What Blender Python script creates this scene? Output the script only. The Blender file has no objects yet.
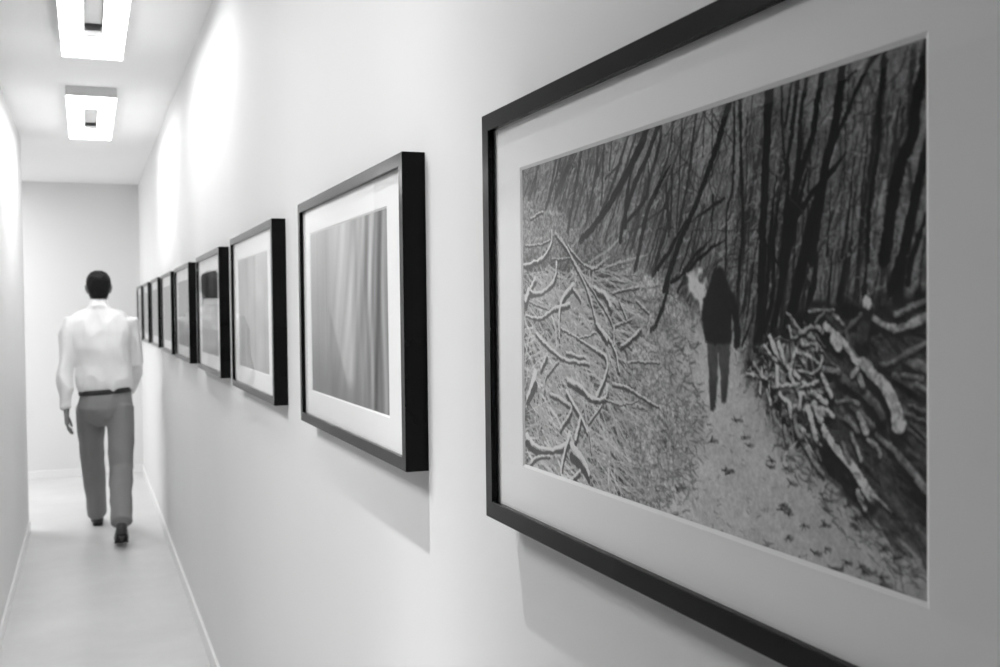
import bpy, bmesh, math, random
import numpy as np
from mathutils import Vector, Matrix, noise as mnoise

scene = bpy.context.scene
C = scene.collection
D2 = math.radians

# ------------------------------------------------------------------ helpers
def link(o, parent=None):
    C.objects.link(o)
    if parent is not None:
        o.parent = parent
    return o

def obj(name, bm, mat=None, parent=None, smooth=False):
    me = bpy.data.meshes.new(name)
    bmesh.ops.recalc_face_normals(bm, faces=bm.faces)
    bm.to_mesh(me)
    bm.free()
    if smooth:
        for p in me.polygons:
            p.use_smooth = True
    o = bpy.data.objects.new(name, me)
    if mat:
        me.materials.append(mat)
    return link(o, parent)

def thing(name, loc, label, cat, group=None):
    o = bpy.data.objects.new(name, None)
    o.empty_display_size = .1
    o.location = loc
    tag(o, label, cat, group)
    return link(o)

def tag(o, label, cat, group=None):
    o['label'] = label
    o['category'] = cat
    if group:
        o['group'] = group
    return o

def struct(name, bm, mat):
    o = obj(name, bm, mat)
    o['kind'] = 'structure'
    return o

def add_box(bm, lo, hi):
    x0, y0, z0 = lo; x1, y1, z1 = hi
    v = [bm.verts.new(c) for c in ((x0,y0,z0),(x1,y0,z0),(x1,y1,z0),(x0,y1,z0),(x0,y0,z1),(x1,y0,z1),(x1,y1,z1),(x0,y1,z1))]
    for f in ((0,3,2,1),(4,5,6,7),(0,1,5,4),(1,2,6,5),(2,3,7,6),(3,0,4,7)):
        bm.faces.new([v[i] for i in f])
    return v

def box(lo, hi, bevel=0):
    bm = bmesh.new()
    add_box(bm, lo, hi)
    if bevel:
        bmesh.ops.bevel(bm, geom=bm.edges[:], offset=bevel, segments=2, profile=.5, affect='EDGES')
    return bm

def ring_sweep(bm, prof, rect, plane):
    """sweep a closed 2-D profile (inset, depth) round a rectangle (a0,b0,a1,b1) with mitred corners"""
    a0, b0, a1, b1 = rect
    loops = []
    for i, d in prof:
        pts = ((a0+i, b0+i), (a1-i, b0+i), (a1-i, b1-i), (a0+i, b1-i))
        loops.append([bm.verts.new(plane(a, b, d)) for a, b in pts])
    n = len(loops)
    for k in range(n):
        A, B = loops[k], loops[(k+1) % n]
        for j in range(4):
            bm.faces.new((A[j], A[(j+1) % 4], B[(j+1) % 4], B[j]))

# ------------------------------------------------------------------ materials
def nodes(name):
    m = bpy.data.materials.new(name)
    m.use_nodes = True
    return m, m.node_tree.nodes, m.node_tree.links, m.node_tree.nodes['Principled BSDF']

def paint(name, v, rough=.6, var=.02, scale=3., bump=0., bscale=200., spec=.5, metal=0.):
    m, N, L, P = nodes(name)
    tc = N.new('ShaderNodeTexCoord')
    nz = N.new('ShaderNodeTexNoise'); nz.inputs['Scale'].default_value = scale; nz.inputs['Detail'].default_value = 5
    L.new(tc.outputs['Object'], nz.inputs['Vector'])
    mr = N.new('ShaderNodeMapRange')
    mr.inputs['From Min'].default_value = .3; mr.inputs['From Max'].default_value = .7
    mr.inputs['To Min'].default_value = v - var; mr.inputs['To Max'].default_value = v + var
    L.new(nz.outputs['Fac'], mr.inputs['Value'])
    L.new(mr.outputs['Result'], P.inputs['Base Color'])
    P.inputs['Roughness'].default_value = rough
    P.inputs['Specular IOR Level'].default_value = spec
    P.inputs['Metallic'].default_value = metal
    if bump:
        n2 = N.new('ShaderNodeTexNoise'); n2.inputs['Scale'].default_value = bscale; n2.inputs['Detail'].default_value = 3
        L.new(tc.outputs['Object'], n2.inputs['Vector'])
        b = N.new('ShaderNodeBump'); b.inputs['Strength'].default_value = bump; b.inputs['Distance'].default_value = .002
        L.new(n2.outputs['Fac'], b.inputs['Height'])
        L.new(b.outputs['Normal'], P.inputs['Normal'])
    return m

def emitter(name, strength):
    m, N, L, P = nodes(name)
    P.inputs['Base Color'].default_value = (.8, .8, .8, 1)
    P.inputs['Emission Color'].default_value = (1, 1, 1, 1)
    P.inputs['Emission Strength'].default_value = strength
    return m

def glass_mat():
    m, N, L, P = nodes('picture_glass')
    N.remove(P)
    out = N['Material Output']
    fr = N.new('ShaderNodeFresnel'); fr.inputs['IOR'].default_value = 1.52
    g = N.new('ShaderNodeNewGeometry')
    inv = N.new('ShaderNodeMath'); inv.operation = 'SUBTRACT'; inv.inputs[0].default_value = 1
    L.new(g.outputs['Backfacing'], inv.inputs[1])
    f = N.new('ShaderNodeMath'); f.operation = 'MULTIPLY'; f.use_clamp = True
    L.new(fr.outputs[0], f.inputs[0]); L.new(inv.outputs[0], f.inputs[1])
    tr = N.new('ShaderNodeBsdfTransparent'); tr.inputs[0].default_value = (1, 1, 1, 1)
    gl = N.new('ShaderNodeBsdfGlossy'); gl.inputs['Roughness'].default_value = .0
    mx = N.new('ShaderNodeMixShader')
    L.new(f.outputs[0], mx.inputs[0]); L.new(tr.outputs[0], mx.inputs[1]); L.new(gl.outputs[0], mx.inputs[2])
    L.new(mx.outputs[0], out.inputs['Surface'])
    return m

def print_mat(name):
    m, N, L, P = nodes(name)
    at = N.new('ShaderNodeAttribute'); at.attribute_name = 'tone'; at.attribute_type = 'GEOMETRY'
    L.new(at.outputs['Color'], P.inputs['Base Color'])
    P.inputs['Roughness'].default_value = .6
    P.inputs['Specular IOR Level'].default_value = .0
    return m

M = {}
M['wall'] = paint('white_wall_paint', .77, .7, .008, 1.5, .06, 260)
M['dimmed_side'] = paint('dimmed_side_wall', .40, .8, .008, 1.5)  # unseen side wall, toned down to keep its reflection in the glass dim
M['dimmed_near'] = paint('dimmed_near_wall', .12, .8, .008, 1.5)  # unseen walls near the camera, dark colour stands in for a dim space
M['ceil'] = paint('white_ceiling_paint', .93, .8, .008, 1.5)
M['base'] = paint('white_gloss_trim', .86, .35, .005, 4)
M['black'] = paint('black_satin_moulding', .004, .17, .0015, 12, .02, 500, spec=.12)
M['mat'] = paint('white_mat_board', .95, .85, .006, 20, .04, 900, spec=.2)
M['bevel'] = paint('white_mat_core', .9, .8, .004, 20, spec=.2)
M['back'] = paint('grey_backing_board', .3, .9, .03, 20)
M['glass'] = glass_mat()
M['print'] = print_mat('photographic_print')
M['housing'] = paint('white_lamp_housing', .62, .5, .01, 6)
M['cover'] = paint('grey_lamp_cover', .5, .5, .02, 8)
M['slot'] = paint('dark_lamp_slot', .012, .6, .003, 8)
M['diff'] = emitter('lit_lamp_diffuser', 13.5)

# polished pale floor with faint stains
m, N, L, P = nodes('polished_pale_floor')
tc = N.new('ShaderNodeTexCoord')
n1 = N.new('ShaderNodeTexNoise'); n1.inputs['Scale'].default_value = 1.6; n1.inputs['Detail'].default_value = 6; n1.inputs['Roughness'].default_value = .6
n2 = N.new('ShaderNodeTexNoise'); n2.inputs['Scale'].default_value = 9; n2.inputs['Detail'].default_value = 4
L.new(tc.outputs['Object'], n1.inputs['Vector']); L.new(tc.outputs['Object'], n2.inputs['Vector'])
ad = N.new('ShaderNodeMath'); ad.operation = 'MULTIPLY_ADD'; ad.inputs[1].default_value = .35
L.new(n2.outputs['Fac'], ad.inputs[0]); L.new(n1.outputs['Fac'], ad.inputs[2])
mr = N.new('ShaderNodeMapRange')
mr.inputs['From Min'].default_value = .45; mr.inputs['From Max'].default_value = .9
mr.inputs['To Min'].default_value = .60; mr.inputs['To Max'].default_value = .70
L.new(ad.outputs[0], mr.inputs['Value']); L.new(mr.outputs['Result'], P.inputs['Base Color'])
r2 = N.new('ShaderNodeMapRange'); r2.inputs['To Min'].default_value = .28; r2.inputs['To Max'].default_value = .42
L.new(n2.outputs['Fac'], r2.inputs['Value']); L.new(r2.outputs['Result'], P.inputs['Roughness'])
M['floor'] = m

# ------------------------------------------------------------------ the setting
XW = .507            # right wall face
XL = -.42            # left wall face
YE = 11.10           # end wall face
ZC = 2.875
YB = -1.6
T = .12
struct('floor', box((-3.2, YB-T, -.1), (XW+T, YE+T, 0)), M['floor'])
struct('ceiling', box((-3.2, YB-T, ZC), (XW+T, YE+T, ZC+.1)), M['ceil'])
struct('wall_right', box((XW, YB-T, 0), (XW+T, YE+T, ZC)), M['wall'])
struct('wall_end', box((-3.2, YE, 0), (XW, YE+T, ZC)), M['wall'])
struct('wall_left', box((XL-.14, 5.20, 0), (XL, 8.47, ZC)), M['wall'])
struct('wall_left_near', box((XL-.14, YB, 0), (XL, 1.2, ZC)), M['dimmed_near'])
struct('wall_back', box((-3.2, YB-T, 0), (XW, YB, ZC)), M['dimmed_near'])
struct('wall_side_room', box((-3.2, YB, 0), (-3.2+T, 7.0, ZC)), M['dimmed_side'])
struct('wall_side_far', box((-3.2, 7.0, 0), (-3.2+T, YE, ZC)), M['wall'])
BH, BT = .075, .012
struct('baseboard_right', box((XW-BT, YB, 0), (XW, YE, BH), .002), M['base'])
struct('baseboard_end', box((-3.2+T, YE-BT, 0), (XW-BT, YE, BH), .002), M['base'])
struct('baseboard_left', box((XL, 5.20, 0), (XL+BT, 8.47, BH), .002), M['base'])

# ------------------------------------------------------------------ ceiling lights
def ceiling_light(y0, y1, label):
    cx, w, s = .053, .270, .075
    zb, zt = 2.812, ZC - .0005
    t = thing('ceiling_light', (cx, (y0+y1)/2, zt), label, 'light', 'ring shaped ceiling lights along the corridor')
    h = (y1-y0)/2
    P = lambda a, b, d: (a, b, -(zt-zb) + d)
    sx, sa, sb = (w-s)/2, .33, .39       # side bars and the two ends of the slot
    # housing: ring with an open slot
    bm = bmesh.new()
    o = [(-w/2, -h), (w/2, -h), (w/2, h), (-w/2, h)]
    i = [(-s/2, -h+sa), (s/2, -h+sa), (s/2, h-sb), (-s/2, h-sb)]
    def shell(bm, o, i, z0, z1):
        lo_o = [bm.verts.new((a, b, z0)) for a, b in o]; hi_o = [bm.verts.new((a, b, z1)) for a, b in o]
        lo_i = [bm.verts.new((a, b, z0)) for a, b in i]; hi_i = [bm.verts.new((a, b, z1)) for a, b in i]
        for k in range(4):
            j = (k+1) % 4
            bm.faces.new((lo_o[k], lo_o[j], hi_o[j], hi_o[k]))
            bm.faces.new((lo_i[k], lo_i[j], hi_i[j], hi_i[k]))
            bm.faces.new((lo_o[k], lo_o[j], lo_i[j], lo_i[k]))
            bm.faces.new((hi_o[k], hi_o[j], hi_i[j], hi_i[k]))
    z0 = zb - zt
    shell(bm, o, i, z0+.006, 0)
    obj('housing', bm, M['housing'], t)
    bm = bmesh.new()
    e = .003
    o2 = [(-w/2+e, -h+e), (w/2-e, -h+e), (w/2-e, h-e), (-w/2+e, h-e)]
    i2 = [(-s/2-e, -h+sa-e), (s/2+e, -h+sa-e), (s/2+e, h-sb+e), (-s/2-e, h-sb+e)]
    shell(bm, o2, i2, z0, z0+.0058)
    obj('diffuser', bm, M['diff'], t)
    ys = h-sb
    obj('cover_plate', box((-s/2+.002, -h+sa+.002, z0+.020), (s/2-.002, ys-.178, -.001)), M['cover'], t)
    obj('driver_box', box((-s/2+.004, ys-.174, z0+.004), (s/2-.004, ys-.118, -.004), .003), M['slot'], t)
    obj('cover_plate', box((-s/2+.002, ys-.115, z0+.012), (s/2-.002, ys-.002, -.001)), M['cover'], t)
    return t

ceiling_light(3.86, 5.385, 'lit white ring ceiling light nearer the camera, cut by the top edge')
ceiling_light(6.37, 7.885, 'lit white ring ceiling light farther down the corridor, near the end wall')

# ------------------------------------------------------------------ prints
def print_mesh(name, img, rect, x, parent):
    """a flat print: a fine grid in the plane X=x whose vertices carry the tones of the picture"""
    y_left, y_right, z_top, z_bot = rect
    h, w = img.shape
    u = np.linspace(0, 1, w); v = np.linspace(0, 1, h)
    U, V = np.meshgrid(u, v)
    co = np.empty((h*w, 3), np.float32)
    co[:, 0] = x
    co[:, 1] = (y_left + (y_right-y_left)*U).ravel()
    co[:, 2] = (z_top + (z_bot-z_top)*V).ravel()
    idx = np.arange(h*w).reshape(h, w)
    q = np.stack([idx[:-1, :-1], idx[1:, :-1], idx[1:, 1:], idx[:-1, 1:]], -1).reshape(-1, 4).astype(np.int32)
    me = bpy.data.meshes.new(name)
    me.vertices.add(h*w); me.vertices.foreach_set('co', co.ravel())
    me.loops.add(q.size); me.loops.foreach_set('vertex_index', q.ravel())
    n = len(q)
    me.polygons.add(n)
    me.polygons.foreach_set('loop_start', np.arange(0, n*4, 4, dtype=np.int32))
    me.polygons.foreach_set('loop_total', np.full(n, 4, np.int32))
    me.update(calc_edges=True)
    a = me.color_attributes.new('tone', 'FLOAT_COLOR', 'POINT')
    c = np.clip(img, 0, 1).ravel()
    lin = np.where(c <= .04045, c/12.92, ((c+.055)/1.055)**2.4)
    rgba = np.ones((h*w, 4), np.float32); rgba[:, :3] = lin[:, None]
    a.data.foreach_set('color', rgba.ravel())
    me.materials.append(M['print'])
    o = bpy.data.objects.new(name, me)
    return link(o, parent)

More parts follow.
